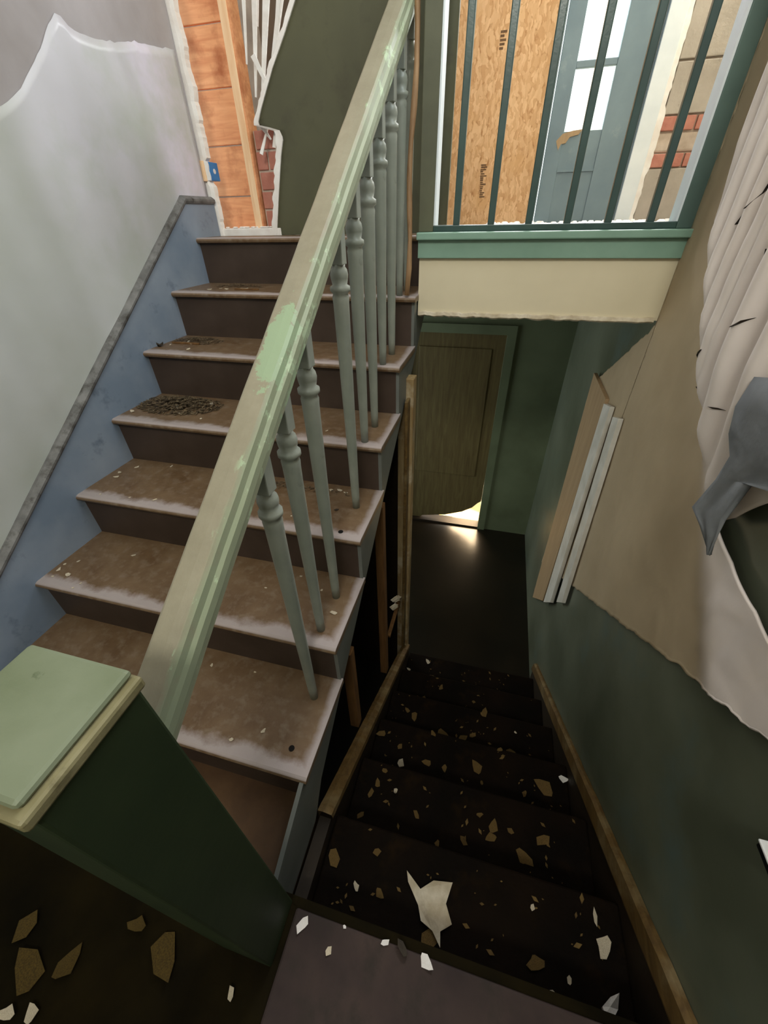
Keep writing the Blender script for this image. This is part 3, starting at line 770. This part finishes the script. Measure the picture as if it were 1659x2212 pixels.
up_flakes = {
 6: [(.901,-1.609,.012),(.979,-1.565,.011),(.705,-1.413,.010),(.86,-1.40,.006)],
 5: [(.046,-1.274,.010),(.084,-1.25,.012),(.050,-1.304,.013),(.105,-1.316,.016),(.06,-1.335,.008),(.187,-1.338,.007),(.179,-1.362,.007),(.265,-1.172,.012),(.93,-1.123,.008),(1.026,-1.166,.009),(1.102,-1.248,.016),(.836,-1.202,.007)],
 4: [(.075,-.953,.014),(.097,-.869,.013),(.06,-.92,.012),(.237,-.829,.010),(.344,-1.055,.012),(.238,-1.064,.006),(.112,-1.071,.007),(.738,-.992,.007),(.882,-1.029,.007),(.959,-.845,.014),(.994,-.84,.016),(.90,-.85,.010),(1.02,-.85,.012)],
 3: [(.05,-.738,.020),(.07,-.64,.014),(.17,-.61,.020),(.286,-.60,.022),(.334,-.60,.024),(.272,-.721,.016),(.386,-.743,.010),(.92,-.74,.008),(.517,-.65,.012),(.22,-.66,.026)],
 2: [(.202,-.48,.018),(.163,-.40,.012),(.12,-.37,.016),(1.06,-.455,.014),(.07,-.43,.010)],
 1: [(.174,-.20,.016),(.334,-.16,.022),(.102,-.235,.009),(.21,-.16,.014),(.25,-.175,.012)]}
rank = ['', 'first', 'second', 'third', 'fourth', 'fifth', 'sixth', 'seventh', 'eighth', 'ninth', 'tenth', 'eleventh', 'twelfth', 'thirteenth', 'fourteenth']
for k, L in up_flakes.items():
    for i, (x, y, s) in enumerate(sorted(L)):
        flake(x, y, -RISE*k, s, 'w', 'pale plaster flake on the %s tread down, %s counting from the skirt board' % (ordn[k], rank[i + 1]), 'plaster flakes on the %s tread' % ordn[k])
# named singles
flake(.045, -.462, -RISE*2, .026, 'd', 'dark lump of grit against the blue skirt board on the second tread', None, 'grit_lump', 'debris').scale = (.022, .018, .075)
o = box('wood_sliver', M['stud'], .06, .20, -.405, -.392, -RISE*2 + .001, -RISE*2 + .006); tag(o, 'flat brown wood sliver on the second tread below the stair head', 'splinter')
o = box('wood_sliver', M['stud'], .30, .42, -.190, -.182, -RISE + .001, -RISE + .006); tag(o, 'flat brown wood sliver on the first tread below the stair head', 'splinter')
flake(1.022, -.96, -RISE*4 + .0, .014, 'd', 'dark knot sized scrap near the outer edge of the fourth tread', None, 'dark_scrap', 'debris')
dn_flakes = [  # x, y, z, size, kind
 (1.287,-1.377,-1.71,.016,'t'),(1.256,-1.467,-1.71,.022,'t'),(1.241,-1.539,-1.71,.020,'t'),
 (1.293,-.931,-2.09,.022,'t'),(1.215,-1.164,-1.9,.030,'t'),(1.328,-.37,-2.47,.026,'w'),(1.21,-.46,-2.47,.020,'w'),(1.859,-.904,-2.09,.010,'w'),
 (1.663,-1.431,-1.71,.016,'t'),(1.707,-1.489,-1.71,.026,'t'),(1.613,-1.52,-1.71,.022,'t'),
 (1.306,-1.761,-1.52,.016,'w'),(1.215,-1.711,-1.52,.034,'t'),(1.344,-1.667,-1.52,.022,'t'),
 (1.805,-1.675,-1.52,.014,'w'),(1.892,-1.793,-1.52,.012,'w'),(1.85,-1.825,-1.52,.014,'w'),
 (1.684,-1.25,-1.9,.012,'t'),(1.758,-1.098,-1.9,.018,'t'),(1.522,-1.236,-1.9,.020,'t'),(1.44,-1.49,-1.71,.020,'t'),(1.695,-.842,-2.09,.034,'t'),(1.60,-1.0,-2.09,.03,'t'),(1.45,-1.1,-1.9,.02,'t')]
for st_, nn in ((1, 3), (2, 4), (3, 4), (4, 4), (5, 4)):
    for q in range(nn):
        dn_flakes.append((1.24 + (.70*q + .5*rng.random())/nn, DY0 + DRUN*(st_ - .85 + .6*rng.random()), round(ZL - RISE*st_, 2), .016 + .026*rng.random(), 't'))
stepn = {-1.52: 'first', -1.71: 'second', -1.9: 'third', -2.09: 'fourth', -2.28: 'fifth', -2.47: 'sixth'}
cnt = {}
for x, y, z, s, kd in sorted(dn_flakes):
    t = 'pale' if kd == 'w' else 'dull tan'
    cnt[(t, z)] = cnt.get((t, z), 0) + 1
    flake(x, y, z, s, kd, '%s plaster flake on the %s dark step down, %s such from its left' % (t, stepn[z], rank[cnt[(t, z)]]), '%s flakes on the %s step down' % (t, stepn[z]))
flake(1.33, -1.266, -1.9, .040, 'w', 'crumpled pale plaster lump on the left of the third step down', None, 'plaster_lump', 'debris').scale = (.03, .034, .09)
flake(1.349, -1.435, -1.71, .016, 'w', 'pale plaster chip standing near the middle of the second step down', None, 'plaster_lump', 'debris').scale = (.012, .016, .08)
flake(2.025, -1.151, -1.9, .026, 'W', 'white triangular plaster chip against the right wall trim', None, 'plaster_chip', 'chip')
flake(1.943, -1.202, -1.9, .052, 't', 'large tan plaster piece beside the white triangular chip', None, 'plaster_piece', 'debris')
flake(1.889, -1.449, -1.71, .036, 't', 'tan triangular plaster piece on the right of the second step down', None, 'plaster_piece', 'debris')
flake(1.817, -1.513, -1.71, .040, 't', 'dull tan plaster piece near the front edge of the second step down', None, 'plaster_piece', 'debris')
flake(1.973, -1.651, -1.52, .030, 'w', 'pale slender plaster sliver on the first step down by the right wall', None, 'plaster_piece', 'debris').scale = (.034, .012, .02)
flake(1.99, -1.704, -1.52, .036, 'w', 'big pale oval plaster piece on the first step down by the right wall', None, 'plaster_piece', 'debris')
flake(1.98, -1.815, -1.52, .045, 'W', 'white plaster block at the foot of the right wall trim', None, 'plaster_block', 'debris').scale = (.036, .03, .14)
# torn scrap of paper over the first steps
poly = [(-.085, .075), (-.03, .035), (.01, .07), (.075, .085), (.06, .02), (.085, -.03), (.05, -.06), (.055, -.10), (.025, -.065), (-.015, -.05), (-.03, -.01), (-.075, .045)]
o = MB().prism(poly, lambda p, q, t: (1.515 + p*.85, -1.745 + q*.75, -1.513 + t + .02*max(0, q) + .012*nz(p, q, 0, 20)), 0, .003).build('torn_paper_scrap', M['chipw'], loc=(1.515, -1.73, -1.52))
tag(o, 'large torn pale paper scrap on the dark step below the landing edge', 'scrap')
o = flake(1.222, -1.885, ZL + .003, .024, 'W', 'white oblong plaster chip on the landing edge next to the newel post', None, 'plaster_chip', 'chip', rz=1.3)
flake(1.298, -1.912, ZL + .003, .016, 'w', 'small grey plaster chip on the landing board beside the white oblong chip', None, 'plaster_chip', 'chip')
flake(1.423, -1.866, ZL + .003, .014, 'W', 'small white plaster chip on the landing edge, nearer the newel post than the black lump', None, 'plaster_chip', 'chip')
o = flake(1.47, -1.866, ZL + .003, .022, 'd', 'black lump of debris on the landing edge beside a white chip', None, 'debris_lump', 'debris'); o.scale = (.024, .016, .06)
flake(1.525, -1.872, ZL + .003, .022, 'W', 'white pointed plaster chip right of the black lump on the landing edge', None, 'plaster_chip', 'chip', rz=-.4)
flake(1.322, -1.865, ZL + .003, .008, 'W', 'tiny white plaster crumb on the landing edge between newel post and black lump', None, 'plaster_chip', 'chip')
for x, y, s, kd, lb in ((.926,-2.013,.060,'o','large brown plaster slab on the dark floor in front of the newel post'),
                        (.828,-1.991,.030,'o','dull brown plaster piece just left of the large brown slab'),
                        (.56,-2.064,.050,'o','ochre plaster piece at the left edge of the dark floor'),
                        (.63,-2.12,.060,'o','broad ochre plaster slab low on the dark floor at left'),
                        (.648,-2.178,.024,'w','pale plaster piece at the bottom left of the floor, the left one of two'),
                        (.698,-2.164,.022,'w','pale plaster piece at the bottom left of the floor, the right one of two'),
                        (1.11,-2.03,.016,'w','slender pale plaster sliver in the dark beside the landing board'),
                        (.713,-2.084,.040,'o','brown plaster piece between the broad ochre slab and the newel post')):
    flake(x, y, ZL + .004, s, kd, lb, None, 'plaster_piece', 'debris')

# litter nobody could count
def litter(name, cx, cy, z, rx, ry, n, smin, smax, mat, label, h=.010, keep=None):
    r_ = random.Random(int(abs(cx*1000 + cy*77)) + n); mb = MB()
    i = 0
    while i < n:
        a = r_.uniform(0, 6.28); q = r_.random()**.7
        x = cx + rx*q*math.cos(a); y = cy + ry*q*math.sin(a); i += 1
        if keep and not keep(x, y): continue
        s = r_.uniform(smin, smax); zz = z + .001 + h*(1 - q)*r_.random()
        t = r_.uniform(0, 6.28); ca, sa = math.cos(t)*s, math.sin(t)*s; e = r_.uniform(.2, .6); l = r_.uniform(-.5, .6)*s
        mb.add([(x - ca, y - sa, zz), (x + sa*e, y - ca*e, zz + abs(l)*.5), (x + ca, y + sa, zz + abs(l)), (x - sa*e, y + ca*e, zz + abs(l)*.4)], [(0, 1, 2), (0, 2, 3)])
    return tag(mb.build(name, mat), label, 'litter', kind='stuff')
litter('leaf_litter', .20, -.635, -.57, .20, .105, 1500, .004, .014, M['litter'], 'brown leaf litter heaped at the back of the third tread', .034, lambda x, y: x > .03 and y < -.556)
litter('leaf_litter', .15, -.345, -.38, .13, .06, 520, .003, .010, M['litter'], 'brown leaf litter in the back corner of the second tread', .018, lambda x, y: x > .03 and y < -.28)
litter('leaf_litter', .26, -.085, -.19, .14, .045, 300, .003, .009, M['litter'], 'brown leaf litter at the back of the first tread below the stair head', .014, lambda x, y: y < -.006)
litter('leaf_litter', .75, -.86, -.76, .30, .03, 220, .003, .008, M['litter'], 'thin line of crumbs along the back of the fourth tread', .008, lambda x, y: y < -.835)
rs = random.Random(9); mb = MB()
for i in range(420):
    k = rs.randint(1, 6); x = 1.2 + .82*rs.random(); y = DY0 + DRUN*(k - 1 + rs.random()*.95); z = ZL - RISE*k + .001
    if nz(x, y, 0, 7) < -.05: continue
    s = .003 + .010*rs.random()**2; t = rs.uniform(0, 6.28); ca, sa = math.cos(t)*s, math.sin(t)*s
    mb.add([(x - ca, y - sa, z), (x + sa*.5, y - ca*.5, z + s*.3), (x + ca, y + sa, z + s*.5), (x - sa*.5, y + ca*.5, z + s*.2)], [(0, 1, 2), (0, 2, 3)])
tag(mb.build('crumbs', M['chipt']), 'fine tan crumbs scattered over the dark steps going down', 'litter', kind='stuff')
